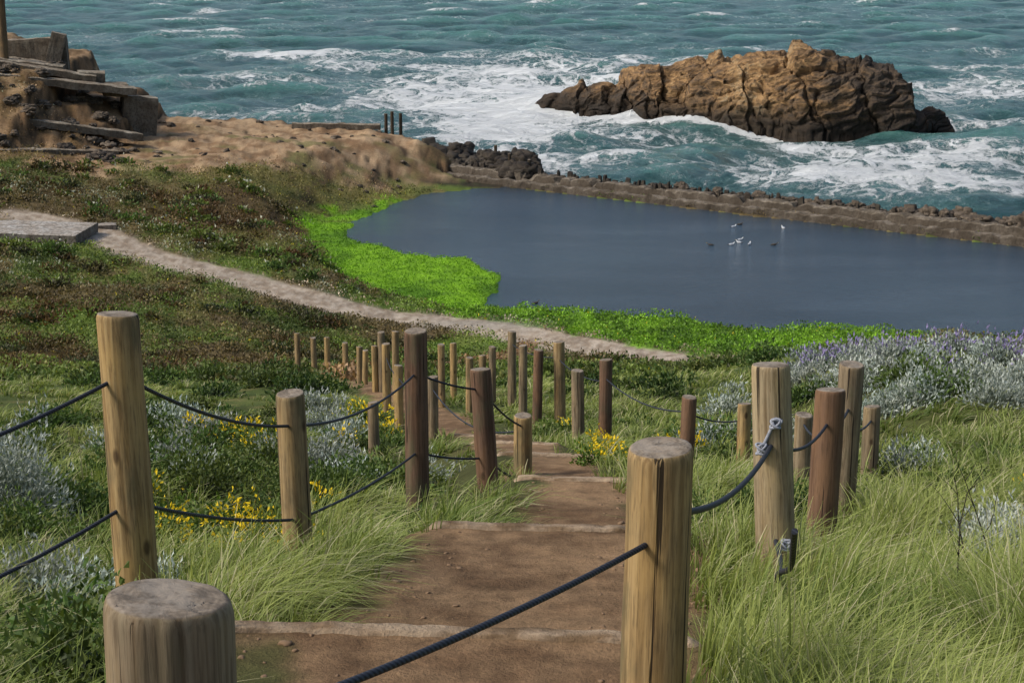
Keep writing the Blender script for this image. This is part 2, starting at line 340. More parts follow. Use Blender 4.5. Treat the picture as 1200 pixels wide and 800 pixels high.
rd=np.hypot((OX-23.5)/21,(OY-SY)/7.5);fo+=.8*np.exp(-np.clip(rd-1,0,9)*8)
for (x0,y0,L,am,fa) in [(-73,436,10,1.2,1.0),(-33,322,20,1.2,.15),(-30,286,24,.8,.5),(18,215,16,.6,.35),(62,243,18,.7,.45),(45,300,16,.7,.3),(85,340,14,.8,.5),(-52,232,14,.7,.25),(20,400,16,.9,.3),(0,245,18,.7,.3)]:
    yy=y0+.12*(OX-x0)+5*fbm(OX*.05,OY*0,0,3,int(y0)%50)-.006*(OX-x0)**2
    env=np.exp(-((OX-x0)/L)**2);d=OY-yy
    hs+=am*env*np.exp(-(d/4.0)**2);wd=1.6+2.2*(pn(OX*.09,OY*.05,0,9)+.4)
    fo+=fa*env*np.exp(-((d+1.5)/np.clip(wd,.6,4))**2)*ss(-.35,.25,fbm(OX*.08,OY*.08,0,3,19))
crest=np.clip(hs/1.1,0,1)
fo+=.5*ss(.6,1.4,hs)*ss(-.2,.4,fbm(OX*.03,OY*.03,0,3,60))
fo+=.20+.38*fbm(OX*.014,OY*.022,0,5,61)
OZ=hs*ss(1,6,-sl)*.9; OZ=np.where(sl>2,-5,OZ)
mesh('ocean',np.stack([OX,OY,OZ],-1).reshape(-1,3),gridf(*OX.shape),MOC,np.stack([np.clip(fo,0,1.6),crest,crest],-1).reshape(-1,3))
# ---------------------------------------------------------------- pond
cen=np.array([22,104.])
pv=[]
for i,(px,py) in enumerate(POND):
    d=np.array([px,py])-cen;L=np.linalg.norm(d);k=1.0+(2.2/L);pv.append((cen[0]+d[0]*k,cen[1]+d[1]*k,.015))
m=bpy.data.meshes.new('pond');m.from_pydata(pv,[],[list(range(len(pv)))]);m.materials.append(MPO)
po=bpy.data.objects.new('pond',m);S.collection.objects.link(po)
# ---------------------------------------------------------------- sea wall
e=(WB-WA);LW=np.linalg.norm(e);e/=LW;nrm=np.array([-e[1],e[0]])
def wallp(t,off): return WA[0]+e[0]*t+nrm[0]*off,WA[1]+e[1]*t+nrm[1]*off
root=bpy.data.objects.new('sea_wall',None);S.collection.objects.link(root)
nt=620;ts=np.linspace(0,LW+10,nt)
sec=[(0,-2),(0,.05),(0,.48),(.03,.56),(.4,.57),(.7,.54),(.78,.48),(.84,1.0),(.95,1.08),(1.3,1.1),(1.75,1.08),(1.9,.85),(2.2,.4),(2.5,-1),(2.5,-3)]
V=[]
for t in ts:
    for (o_,z_) in sec:
        x,y=wallp(t,o_);V.append((x,y,z_))
V=np.array(V);nn=fbm(V[:,0]*1.2,V[:,1]*1.2,V[:,2]*1.2,4,70);top=V[:,2]>.2;brk=fbm(V[:,0]*.5,V[:,1]*.5,0,3,73)
V[:,2]+=np.where(top,nn*.22,0)-np.where(V[:,2]>.8,.45*ss(.15,.35,brk),0);V[:,0]+=nn*.1;V[:,1]+=.12*fbm(V[:,0],V[:,1],V[:,2]*2,3,71)
w=mesh('wall_body',V,gridf(nt,len(sec)),MWL,smooth=False);w.parent=root
SV=[];SF=[];k=0
def box(cx_,cy_,cz,sx_,sy_,sz_,rot,j=.0):
    c,s=math.cos(rot),math.sin(rot);v=[]
    for zz in(0,1):
        for a,b in((-1,-1),(1,-1),(1,1),(-1,1)):
            xx=a*sx_/2*(1-j*zz*random.random());yy=b*sy_/2*(1-j*zz*random.random())
            v.append((cx_+c*xx-s*yy,cy_+s*xx+c*yy,cz+sz_*zz*(1-j*random.random()*.5)))
    return v
QF=np.array([(0,3,2,1),(4,5,6,7),(0,1,5,4),(1,2,6,5),(2,3,7,6),(3,0,4,7)])
t=4
while t<LW+6:
    if random.random()<.9:
        x,y=wallp(t,1.75+random.uniform(-.15,.15));hh=random.uniform(.05,.42)*(1.2 if t<45 else .8)
        SV+=box(x,y,.7,random.uniform(.18,.5),random.uniform(.2,.35),.4+hh,math.atan2(e[1],e[0]),.6);SF.append(QF+8*k);k+=1
    t+=random.uniform(.35,.75)
w=mesh('wall_stubs',SV,np.concatenate(SF),MDK,smooth=False);w.parent=root
# ---------------------------------------------------------------- rocks
import bmesh
def ico(sub):
    b=bmesh.new();bmesh.ops.create_icosphere(b,subdivisions=sub,radius=1);v=np.array([p.co[:] for p in b.verts]);f=np.array([[q.index for q in p.verts] for p in b.faces]);b.free();return v,f
def rockset(sub,n):
    iv,iff=ico(sub);out=[]
    for s in range(n):
        f1,f2,i=vor(iv[:,0]*1.3+s*3.3,iv[:,1]*1.3,iv[:,2]*1.3,s)
        r=1+.5*(i-.5)-.3*ss(.25,.0,f2-f1)+.3*fbm(iv[:,0]*1.5,iv[:,1]*1.5,iv[:,2]*1.5+s,5,s)
        out.append(iv*r[:,None])
    return out,iff
RS={3:rockset(4,8),2:rockset(2,6)}
def rocks(name,lst,mat,lod=3,smooth=True):
    rv,iff=RS[lod];V=[];Fc=[];k=0
    for (x,y,z,sx_,sy_,sz_) in lst:
        v=rv[random.randrange(len(rv))]*np.array([sx_,sy_,sz_]);a=random.uniform(0,6.28);c,s=math.cos(a),math.sin(a)
        v=np.stack([v[:,0]*c-v[:,1]*s+x,v[:,0]*s+v[:,1]*c+y,v[:,2]+z],-1);V.append(v);Fc.append(iff+k);k+=len(v)
    return mesh(name,np.concatenate(V),np.concatenate(Fc),mat,smooth=smooth)
L=[]
for i in range(150):
    t=random.uniform(22,48);x,y=wallp(t,2.2+abs(random.gauss(0,.8)));s=random.uniform(.2,.55);L.append((x,y,random.uniform(.1,.9),s*1.3,s,s*.8))
for i in range(170):
    t=random.uniform(42,LW+8);x,y=wallp(t,2.2+abs(random.gauss(0,1.1)));s=random.uniform(.35,1.0);L.append((x,y,random.uniform(.2,1.1),s*1.3,s,s*.75))
for i in range(50):
    t=random.uniform(3,24);x,y=wallp(t,2.3+random.random()*1.0);s=random.uniform(.2,.45);L.append((x,y,random.uniform(-.1,.6),s*1.3,s,s*.7))
rocks('rubble_rocks',L,MRB)
L=[]
for i in range(70):
    x=random.uniform(-9,1);y=146.5-(x+8)*.85+random.uniform(-1.2,5);s=random.uniform(.5,1.4);L.append((x,y,random.uniform(-.2,1.1),s*1.4,s,s*.9))
for i in range(30):
    x=random.uniform(-33,-8);s=random.uniform(.6,1.3);L.append((x,155+random.uniform(-.5,2),random.uniform(-.3,.3),s*1.5,s,s*.9))
rocks('shore_rocks',L,MDK)
# sea stack
px=np.array([2.2,3.5,6,10,13,15.6,19,22,25.3,29,30,31.2,35,38.6,39.6,40.2,41,42.4,43.6,44.8])
pz=np.array([0,1.1,1.9,3.1,4.1,5.2,6.6,7.4,7.9,8.1,7.7,7.0,6.8,6.4,5.2,2.2,2.3,3.1,2.5,0])
pw=np.array([0.2,1.2,2,3.2,4.2,5.0,6.0,6.6,7,7,7,6.8,6.5,5.8,4.6,3,2.6,2.6,1.8,.2])
pf=np.interp(px,[2,9,15,21,27,30,38,42,46],[201,194,187,179,172.5,169.5,169,171,173])
nx,ntt=560,260
xs=np.linspace(2.2,44.8,nx);tt=np.linspace(-.12,math.pi+.12,ntt)
hz=np.interp(xs,px,pz);wz=np.interp(xs,px,pw);yf=np.interp(xs,px,pf)
yf=np.convolve(np.pad(yf,20,'edge'),np.ones(41)/41,'valid')
XX=np.repeat(xs[:,None],ntt,1);ct=np.cos(tt)[None];st=np.sin(tt)[None]
YY=(yf+wz)[:,None]-wz[:,None]*np.sign(ct)*np.abs(ct)**.8
ZZ=hz[:,None]*np.sign(st)*np.abs(st)**.66
ZZ=np.where(st<0,ZZ-1.2,ZZ)
Nm=np.stack([np.zeros_like(XX),-ct+0*XX,st*.7+.15+0*XX],-1);Nm/=np.linalg.norm(Nm,axis=-1)[...,None]
amp=ss(0,4.5,hz)[:,None]
wx=XX+1.2*fbm(XX*.2,YY*.2,ZZ*.2,3,84);wz_=ZZ+1.0*fbm(XX*.2,YY*.2,ZZ*.2,3,85)
f1,f2,idd=vor(wx*.19+wz_*.06,YY*.12,wz_*.08,2)
g1,g2,id2=vor(wx*.34-wz_*.2,YY*.3,wz_*.42,5)
k1,k2,id3=vor(wx*.9-wz_*.5,YY*.8,wz_*1.1,8)
s_=(wz_*.85-wx*.22)+.6*fbm(XX*.25,YY*.25,ZZ*.25,3,86)
fr=s_-np.floor(s_);bed=ss(0,.2,fr)*(1-.75*fr)+.4*_g3[_perm[np.floor(s_).astype(int)&255],0]
s2=s_*2.7+.3;fr2=s2-np.floor(s2);bed2=ss(0,.3,fr2)*(1-.6*fr2)
dsp=1.6*(idd-.5)+1.0*(id2-.5)+.4*(id3-.5)-.9*ss(.10,0,f2-f1)-.25*ss(.06,0,g2-g1)+1.2*fbm(XX*.15,YY*.15,ZZ*.18,7,80)
dsp=dsp+.6*(bed-.4)+.22*(bed2-.4)+.22*fbm(wx*.9,YY*.9,wz_*.9,5,81)
dsp=dsp*(.35+.65*amp)*.8
P=np.stack([XX,YY,ZZ],-1)+Nm*dsp[...,None]
P[...,0]+=.6*fbm(XX*.5,YY*.5,ZZ*.5,5,82)
mesh('sea_rock',P.reshape(-1,3),gridf(nx,ntt),MRK)
# ---------------------------------------------------------------- concrete ruin on headland
ruin=bpy.data.objects.new('concrete_ruin',None);S.collection.objects.link(ruin)
def slab(name,a,b,w_,th,mat=MCO,par=None,n=60,ns=1.0,lift=.25):
    a=np.array(a,float);b=np.array(b,float)
    if par:
        a[2]=max(a[2],float(H(a[0],a[1]))+lift);b[2]=max(b[2],float(H(b[0],b[1]))+lift)
    d=b-a;Ld=np.linalg.norm(d);ex=d/Ld;ey=np.array([-ex[1],ex[0],0]);ey/=np.linalg.norm(ey);ez=np.cross(ex,ey)
    cs=[(-.5,-1),(-.5,-.08),(-.47,0),(-.2,0.0),(.2,0),(.47,0),(.5,-.08),(.5,-1)]
    V=[]
    for i in range(n):
        for (q,r) in cs:V.append(a+ex*Ld*i/(n-1)+ey*q*w_+ez*r*th)
    V=np.array(V);nn=fbm(V[:,0]*1.1,V[:,1]*1.1,V[:,2]*1.1,4,90)*ns;V+=nn[:,None]*np.array([.09,.09,.08]);F_=gridf(n,len(cs),True).tolist()
    F_=np.array(F_+[[0,1,2,3],[0,3,4,7],[4,5,6,7]]+[[x+(n-1)*8 for x in q][::-1] for q in([0,1,2,3],[0,3,4,7],[4,5,6,7])])
    o_=mesh(name,V,F_,mat,smooth=False);o_.parent=par;return o_
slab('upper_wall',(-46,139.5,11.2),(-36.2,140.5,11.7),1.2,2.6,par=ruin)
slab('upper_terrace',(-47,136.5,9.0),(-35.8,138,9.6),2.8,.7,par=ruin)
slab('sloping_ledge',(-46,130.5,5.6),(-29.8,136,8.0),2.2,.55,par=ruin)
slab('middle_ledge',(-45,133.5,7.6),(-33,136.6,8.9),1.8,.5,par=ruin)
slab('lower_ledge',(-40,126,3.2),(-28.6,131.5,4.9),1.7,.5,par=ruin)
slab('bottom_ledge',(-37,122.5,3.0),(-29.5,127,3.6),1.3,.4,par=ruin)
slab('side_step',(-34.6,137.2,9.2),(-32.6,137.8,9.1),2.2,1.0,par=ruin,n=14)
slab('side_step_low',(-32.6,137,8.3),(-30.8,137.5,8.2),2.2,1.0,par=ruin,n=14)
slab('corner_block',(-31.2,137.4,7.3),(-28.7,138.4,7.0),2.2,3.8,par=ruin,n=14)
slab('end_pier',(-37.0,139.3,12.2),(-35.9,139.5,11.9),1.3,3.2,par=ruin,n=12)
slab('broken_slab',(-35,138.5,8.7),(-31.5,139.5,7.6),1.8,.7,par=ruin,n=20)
L=[]
for i in range(120):
    x=random.uniform(-45,-28);y=random.uniform(122,146);s=random.uniform(.15,.6);L.append((x,y,float(H(x,y))+.1,s*1.3,s,s*.7))
for i in range(70):
    x=random.uniform(-27,-8);y=random.uniform(124,152);s=random.uniform(.06,.28);L.append((x,y,float(H(x,y)),s*1.5,s,s*.7))
rocks('ruin_boulders',L,MRB)
slab('promontory_ledge',(-19,147.6,3.95),(-11.4,148,3.8),.9,.45)
slab('concrete_pad',(-33,95.3,3.95),(-23.9,94.8,3.75),4.2,.55,MCL,n=40,ns=.35)
slab('broken_slab',(-26.5,98.2,3.5),(-23.2,98.8,3.35),.8,.3,MCL,n=12)
# ---------------------------------------------------------------- posts
def post(x,y,ztop,r,lean=(0,0),colr=(.25,.17,.08),name='wooden_post',seed=0,nr_=44):
    zb=float(H(x,y))-.35;Lh=max(ztop-zb,.6)
    zb=ztop-Lh
    nl=36 if r>.06 else 12
    zs=np.concatenate([np.linspace(0,Lh-.03,nl),[Lh-.018,Lh-.008,Lh-.002,Lh]])
    rr=np.concatenate([np.full(nl,1.0),[.99,.965,.93,.87]])
    zs=np.concatenate([zs,np.full(7,Lh)]);rr=np.concatenate([rr,np.linspace(.8,.01,7)])
    th=np.linspace(0,2*math.pi,nr_,endpoint=False)
    T,Zg=np.meshgrid(th,zs);R=rr[:,None]*r
    dn=.05*fbm(np.cos(T)*1.3+seed,np.sin(T)*1.3,Zg*1.2,3,seed%40)+.02*pn(np.cos(T)*5,np.sin(T)*5,Zg*.8,seed%40)
    chk=ss(.10,.0,np.abs(((T-seed*1.7)%(2*math.pi))-3.0))*ss(Lh*.35,Lh,Zg)*.09
    flat=(rr[:,None]<.86)
    R=R*(1+dn-chk*np.where(flat,.6,1))
    taper=1+.05*(1-Zg/Lh)
    V=np.stack([R*np.cos(T)*taper,R*np.sin(T)*taper,Zg+np.where(flat,.006*fbm(np.cos(T)*R*20,np.sin(T)*R*20,0,3,seed%30),0)-.01*np.sin(T+seed)*R/r],-1)
    o_=mesh(name,V.reshape(-1,3),gridf(len(zs),nr_,True),MWD)
    lx,ly=lean;o_.rotation_euler=(-ly,lx,random.uniform(-.01,.01))
    o_.location=(x-math.sin(lx)*Lh,y-math.sin(ly)*Lh,zb)
    o_.color=(*colr,1);return o_
TN=(.34,.245,.125);GD=(.40,.28,.13);RB=(.18,.108,.07);GY=(.27,.21,.135);LT=(.39,.31,.19)
POSTS=[
(-.54,2.5,18.99,.100,(0,0),GY),(.446,4.9,18.50,.099,(.012,0),GD),(-1.85,7.81,18.26,.100,(-.018,0),GD),(-1.43,10.62,17.11,.094,(-.02,0),TN),
(1.318,8.43,17.86,.100,(-.062,0),LT),(-.836,14.4,16.64,.100,(.0,0),RB),(-.289,15.1,16.12,.098,(-.06,0),RB),(.11,16.35,15.32,.09,(0,0),GD),
(2.05,10.6,17.14,.096,(.02,0),RB),(2.59,12.6,16.8,.095,(0.02,0),GY),(2.73,19.3,14.62,.08,(0,0),GD),(2.74,15.4,15.6,.085,(0,0),GY),(3.59,16.4,15.4,.085,(0,0),GY),
(2.08,19.3,14.7,.088,(0.02,0),RB),(1.43,25.2,13.67,.10,(0,0),RB),(1.0,25.2,13.5,.095,(-.02,0),GY),(.88,31.1,12.53,.105,(-.02,0),TN),(.5,31,12.4,.09,(0.02,0),RB),
(.22,33,12.0,.085,(0,0),GY),(0,37,11.35,.095,(0,0),GY),(-1.2,25,13.45,.085,(0.01,0),GY),(-2.13,31,12.1,.085,(0,0),GD),(-2.66,35,11.55,.09,(0,0),GD),
(-2.6,37,11.35,.08,(0,0),TN),(-3.23,41,10.4,.09,(0,0),GY),(-3.4,41,10.05,.075,(0,0),GD),(-3.89,44,9.2,.075,(0.03,0),GD),(-4.14,45,9.05,.085,(0,0),TN),(-4.93,49,8.2,.085,(0,0),TN),
(-5.8,52,7.65,.09,(0,0),GD),(-6.35,53,7.4,.09,(-.02,0),TN),(-6.86,53,7.55,.09,(0,0),TN),(-1.58,37,11.05,.08,(0,0),TN),(-1.38,39,10.6,.08,(0,0),GD),(-.9,35,11.25,.08,(0,0),TN),(-.66,37,10.8,.08,(0,0),TN),(-.44,37,11.0,.08,(0,0),GY),
(-1.9,22.5,13.75,.075,(0,0),GY)]
PO=[post(*p[:4],lean=p[4],colr=p[5],seed=i*3+1) for i,p in enumerate(POSTS)]
for i,(x,y,zt) in enumerate([(-1.4,145.3,2.3),(-.2,139.0,2.4),(-10.3,147,5.0),(-9.6,147.4,4.8),(-10.9,148,4.7),(-20.5,128,3.4),(1.4,138.2,2.0)]):
    post(x,y,zt,.14,colr=(.06,.045,.03),seed=i+60,nr_=16)
post(-40.3,137.0,16.2,.33,colr=(.16,.11,.06),name='ruin_pole',seed=80,nr_=20)
# ---------------------------------------------------------------- ropes
def rope(a,b,sag,r=.010,name='rope',mat=None,wig=0):
    cu=bpy.data.curves.new(name,'CURVE');cu.dimensions='3D';cu.bevel_depth=r;cu.bevel_resolution=3;cu.use_fill_caps=True
    sp=cu.splines.new('POLY');n=36;sp.points.add(n-1);a=np.array(a);b=np.array(b)
    for i in range(n):
        t=i/(n-1);p=a+(b-a)*t;p=p-np.array([0,0,sag*4*t*(1-t)])+wig*np.array([math.sin(t*9),math.cos(t*7),math.sin(t*13)])*t*(1-t)
        sp.points[i].co=(*p,1)
    cu.materials.append(mat or MRP);o_=bpy.data.objects.new(name,cu);S.collection.objects.link(o_);return o_
def pt(i,dz):
    p=POSTS[i];lx=p[4][0];return np.array([p[0]-math.sin(lx)*dz,p[1],p[2]-dz])
off=np.array([-3.4,5.2,18.0])
for d1,d2 in((.30,.22),(.93,.9)):
    up_=d1<.5
    rope(off-np.array([0,0,d1-.3]),pt(2,d1),.14)
    rope(pt(2,d1),pt(3,.22 if up_ else .86),.08 if up_ else .04)
    rope(pt(3,.22 if up_ else .86),pt(5,.38 if up_ else 1.1),.12 if up_ else .05)
    rope(pt(5,.38 if up_ else 1.1),pt(6,.2 if up_ else .85),.03)
    rope(pt(6,.2 if up_ else .85),pt(7,.12 if up_ else .66),.05)
rope((-.80,2.55,18.62),pt(1,.29),.045,.0095)
rope(pt(1,.2),pt(4,.42),.12,.012)
rope(pt(4,.42),pt(8,.22),.10);rope(pt(8,.25),pt(9,.35),.05);rope(pt(8,.3),pt(11,.0)+np.array([0,0,-.1]),.06)
rope(pt(4,.93),(.98,5.6,17.98),.20,.012,wig=.10)
rope(pt(9,.5),pt(12,.15),.06)
rope(pt(14,.3),pt(13,.18),.14);rope(pt(13,.2),pt(10,.2),.06);rope(pt(14,.35),pt(16,.35),.1);rope(pt(16,.3),pt(19,.3),.1)
rope(pt(7,.15),pt(20,.2),.25);rope(pt(20,.25),pt(21,.25),.15);rope(pt(22,.3),pt(21,.2),.1)
def knot(p,r=.035,n=5):
    cu=bpy.data.curves.new('rope_knot','CURVE');cu.dimensions='3D';cu.bevel_depth=.0065;cu.bevel_resolution=2
    sp=cu.splines.new('POLY');m_=110;sp.points.add(m_-1);w=random.uniform(0,6)
    for i in range(m_):
        t=i/(m_-1)*2*math.pi*n
        sp.points[i].co=(p[0]+r*math.cos(t)*(1+.3*math.sin(t*.37+w)),p[1]-.02+r*math.sin(t)*.8*math.cos(t*.23),p[2]+r*math.sin(t*.7+1+w),1)
    cu.materials.append(MFR);o_=bpy.data.objects.new('rope_knot',cu);S.collection.objects.link(o_)
q=pt(4,.28);knot(q+np.array([.0,-.11,0]),.022);q=pt(4,.42);knot(q+np.array([-.07,-.09,-.0]),.026);q=pt(4,.93);knot(q+np.array([.03,-.11,0]),.024)
rope(pt(4,.27)+np.array([0,-.11,0]),pt(4,.42)+np.array([-.07,-.1,0]),.0,.009,mat=MFR)
# ---------------------------------------------------------------- step edges (half-buried boards)
for yy in(5.80,9.30,13.60,17.80,21.50,25.0):
    c0=float(cx(yy));w0=float(hw(yy))+.12;n=130;V=[]
    for i in range(n):
        x=c0-w0+2*w0*i/(n-1)
        ym=yy-.10*x
        zt=float(Hn(np.array(x),np.array(ym-.07)))+.016+.008*float(fbm(x*5,yy,0,3,4))-.05*max(0,abs(x-c0)/w0-.88)/.12
        j=.006*float(fbm(x*4,yy,0,3,2))
        for (q,r) in((-.06,-.3),(-.055,-.03),(-.04,-.004),(-.03,.0),(.03,-.002),(.042,-.012),(.045,-.45)):
            V.append((x,ym+q+j,zt+r))
    V=np.array(V);cn=fbm(V[:,0]*4,V[:,1]*20,0,4,97)
    mesh('timber_step',V,gridf(n,7),MG,mix((.19,.125,.07),(.40,.30,.20),ss(-.35,.25,cn)))
L=[]
for i in range(420):
    y=math.exp(random.uniform(math.log(3.5),math.log(18)));x=float(cx(y))+random.choice((-1,1))*random.uniform(.1,1)**.5*float(hw(y))*1.05;s=random.uniform(.003,.009)*(1+y/14)*(1.8 if random.random()<.06 else 1)
    L.append((x,y,float(Hn(np.array(x),np.array(y)))+s*.1,s*1.3,s,s*.6))
rocks('dirt_clods',L,MCD,lod=2,smooth=True)
# ---------------------------------------------------------------- plant lists
def clear(x,y,r): return abs(x-float(cx(y)))-float(hw(y))>r*.8
G=[(-1.5,5.4,.38,.6),(-1.75,6.1,.45,.65),(-1.38,4.9,.26,.42),(-1.95,6.9,.42,.55),(-2.35,7.4,.4,.45),(-3.6,9.5,.8,.6),(-2.2,10.0,.35,.4),(.95,14.2,.3,.4),(1.35,11.8,.45,.42),(1.75,12.8,.42,.4),(-3.4,11.2,.7,.6),(-2.9,15.5,.7,.5),(-4.0,17,.8,.6),(-1.9,16.2,.45,.4)]
for i in range(210):
    y=math.exp(random.uniform(math.log(13),math.log(62)));x=random.uniform(-1,1)*(.34*y+1);r=random.uniform(.3,.75)*(1+y/70)
    if clear(x,y,r+.2) and (x<0 or random.random()<.5): G.append((x,y,r,r*random.uniform(.4,.7)))
Gd=[]
for i in range(80):
    y=random.uniform(38,74);x=random.uniform(.5,9) if i<44 else random.uniform(-12,-2);r=random.uniform(.6,1.5)
    if clear(x,y,r+.2): Gd.append((x,y,r,r*.5))
Tr=[(-18,98,1.6,.9),(-20,99,1.4,.8),(-16.5,97.5,1.2,.7),(-14,95.5,1.3,.8),(-12.5,94,1.0,.7),(-22.5,101,1.2,.8),(-13,92,1.1,.7),(-11,91,.9,.6),(-25,101.5,1.3,.9),(-24.5,90,1.4,.8),(-27,91,1.2,.7),(-20,104,1.5,.9),(-9,89.5,.8,.5)]
for i in range(60):
    x=random.uniform(-34,-9);y=random.uniform(95,122);r=random.uniform(.5,1.4)
    if float(dline(np.array(x),np.array(y),TRAIL))>r+1.6 and float(sdpoly(np.array(x),np.array(y),ALGAE))<-1: Tr.append((x,y,r,r*.5))
Hs=[]
for i in range(300):
    y=random.uniform(50,118);x=random.uniform(-.33*y,-1.5) if y<86 else random.uniform(-.33*y,-11);r=random.uniform(.4,1.6)
    if float(dline(np.array(x),np.array(y),TRAIL))>r+1.4 and clear(x,y,r+.3) and float(sdpoly(np.array(x),np.array(y),ALGAE))<-1.5 and not(-34<x<-22 and 91<y<99): Hs.append((x,y,r,r*random.uniform(.32,.55)))
Si=[(-2.2,8.2,.38,.42),(-2.55,8.6,.4,.45),(-2.0,8.9,.3,.35),(-3.9,12.6,.7,.95),(-4.4,13.8,.7,.8),(-4.9,27,.9,.6),(-2.3,20,.75,.65),(-1.9,18.6,.5,.5),(-3.1,22,.7,.6),(-.95,18.6,.45,.5),(-5.7,24,.7,.6),(-3.4,30,.8,.6),(-2.6,26,.6,.6),(2.75,9.2,.32,.68),(3.0,9.9,.38,.7),(3.2,10.8,.4,.65),(2.5,8.4,.2,.5),(2.6,23,.5,.4),(3.9,16.5,.4,.55),(4.6,18.4,.5,.6),(-6.4,31,1.0,.7),(-4.4,36,1,.6),(-4.2,20.5,.6,.5),(-3.4,17.8,.5,.45),(3.2,25,.5,.5),(3.6,21,.5,.5)]
for i in range(64):
    y=random.uniform(23,36);x=random.uniform(4.0,11.5);Si.append((x,y,random.uniform(.35,.8),random.uniform(.35,.65)))
Ye=[(-1.95,12.3,.55,.5),(-2.4,13.2,.5,.45),(-1.6,11.9,.3,.35),(-2.7,12.2,.4,.45),(-2.0,11.3,.3,.35),(1.1,19.6,.45,.6),(1.4,20.6,.4,.55),(.95,18.4,.32,.45),(.8,17.2,.22,.35),(-3.6,24,.7,.5),(-4.4,26.5,.6,.5),(1.0,29,.4,.4),(-2.2,28.5,.5,.4),(2.3,22,.4,.4),(-3.0,33,.8,.4),(-5.5,29,.6,.4),(-2.4,24,.4,.4),(-3.3,14.6,.4,.4),(-1.7,14.4,.3,.35),(4.2,13,.3,.45)]
Lu=[]
for i in range(46):
    y=random.uniform(25,36);x=random.uniform(6.0,11.5);Lu.append((x,y,random.uniform(.4,.75),random.uniform(.5,.75)))
# ---------------------------------------------------------------- grass
def blades(P0,hh,ww,az,lean,c0,c1,seg=3):
    n=len(P0);t=np.linspace(0,1,seg+1)
    d=np.stack([np.cos(az),np.sin(az)],-1);q=az+.9*rng.normal(size=n);s=np.stack([-np.sin(q),np.cos(q)],-1)
    V=np.zeros((n,seg+1,2,3));Cc=np.zeros((n,seg+1,2,3))
    for i,tv in enumerate(t):
        hor=lean*hh*(tv**1.8);z=hh*(tv-.34*np.clip(lean,0,1.6)*tv**3)
        w_=ww*(1-.88*tv**1.5)*.5
        for k,sg in((0,-1),(1,1)):
            V[:,i,k,0]=P0[:,0]+d[:,0]*hor+s[:,0]*w_*sg
            V[:,i,k,1]=P0[:,1]+d[:,1]*hor+s[:,1]*w_*sg
            V[:,i,k,2]=P0[:,2]+z
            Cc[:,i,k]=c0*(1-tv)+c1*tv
    b=(np.arange(n)*(seg+1)*2)[:,None,None]
    r=np.arange(seg)[None,:,None]*2
    Fq=np.concatenate([b+r,b+r+1,b+r+3,b+r+2],-1).reshape(-1,4)
    return V.reshape(-1,3),Fq,Cc.reshape(-1,3)
def scat(n,y0,y1,p=.85,k=.345,m=1.2):
    y=np.exp(math.log(y0)+(math.log(y1)-math.log(y0))*rng.random(n)**p);x=(rng.random(n)*2-1)*(k*y+m);return x,y
NC=23000;cxs,cys=scat(NC,2.0,57)
pc=np.abs(cxs-cx(cys))-hw(cys)
keep=(pc>-.02+.22*rng.random(NC)**2+.24*pn(cxs*1.1,cys*1.1,0,5));cxs,cys,pc=cxs[keep],cys[keep],pc[keep]
gn=fbm(cxs*.35,cys*.35,0,3,100);gm=fbm(cxs*1.2,cys*1.2,0,3,105)
right=cxs>0
dens=np.where(right,.95,np.where(cys<14,.85,.6))-.5*ss(.0,.4,-gn)*(~right)-.45*ss(.1,.45,-gm)
sh_all=np.array([(s[0],s[1],s[2]) for s in G+Gd+Si+Ye+Lu])
dm=np.full(len(cxs),9.)
for (a,b,r) in sh_all: dm=np.minimum(dm,np.hypot(cxs-a,cys-b)/r)
dens=dens*np.where(dm<.8,.06,1)
keep=rng.random(len(cxs))<dens;cxs,cys,pc,gn,dm,gm=cxs[keep],cys[keep],pc[keep],gn[keep],dm[keep],gm[keep]
nb=20;n=len(cxs);ci=np.repeat(np.arange(n),nb)
az=rng.random(n*nb)*6.283;rr=rng.random(n*nb)**.5*(.05+.0045*cys[ci])
x=cxs[ci]+np.cos(az)*rr;y=cys[ci]+np.sin(az)*rr
hgtc=(.30+.24*rng.random(n)+.2*gn+.16*gm)*np.interp(cys,[2,10,16,24,66],[1.0,1.0,.8,.62,.5])*(.58+.42*ss(0,.45,pc))*np.where(dm<1.3,.7,1)
hgtc=np.clip(np.where(cxs<0,hgtc*.92,hgtc*1.05),.1,.7)
hh=hgtc[ci]*rng.uniform(.4,1.2,n*nb)
ww=(.0030+.00075*y)*rng.uniform(.7,1.4,n*nb)
wind=.6+2.6*fbm(cxs*.6,cys*.6,0,2,77)[ci]
dx_=np.cos(az)*.55+.6*np.cos(wind);dy_=np.sin(az)*.55-.25+.4*np.sin(wind)
az2=np.arctan2(dy_,dx_);lean=np.clip(np.hypot(dx_,dy_)*rng.uniform(.5,1.4,n*nb)*1.2,.1,1.6)
z=Hn(x,y)-.02
tone=np.clip(rng.random(n)*.5+.5*ss(-.35,.35,fbm(cxs*.6,cys*.6,0,3,101)),0,1)[ci]
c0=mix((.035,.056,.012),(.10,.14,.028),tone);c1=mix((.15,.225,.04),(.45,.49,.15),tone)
dry=(rng.random(n*nb)<.15)[:,None];c1=np.where(dry,np.array([[.64,.58,.35]]),c1)
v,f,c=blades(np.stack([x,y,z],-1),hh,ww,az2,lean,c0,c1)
mesh('grass',v,f,MGR,c)
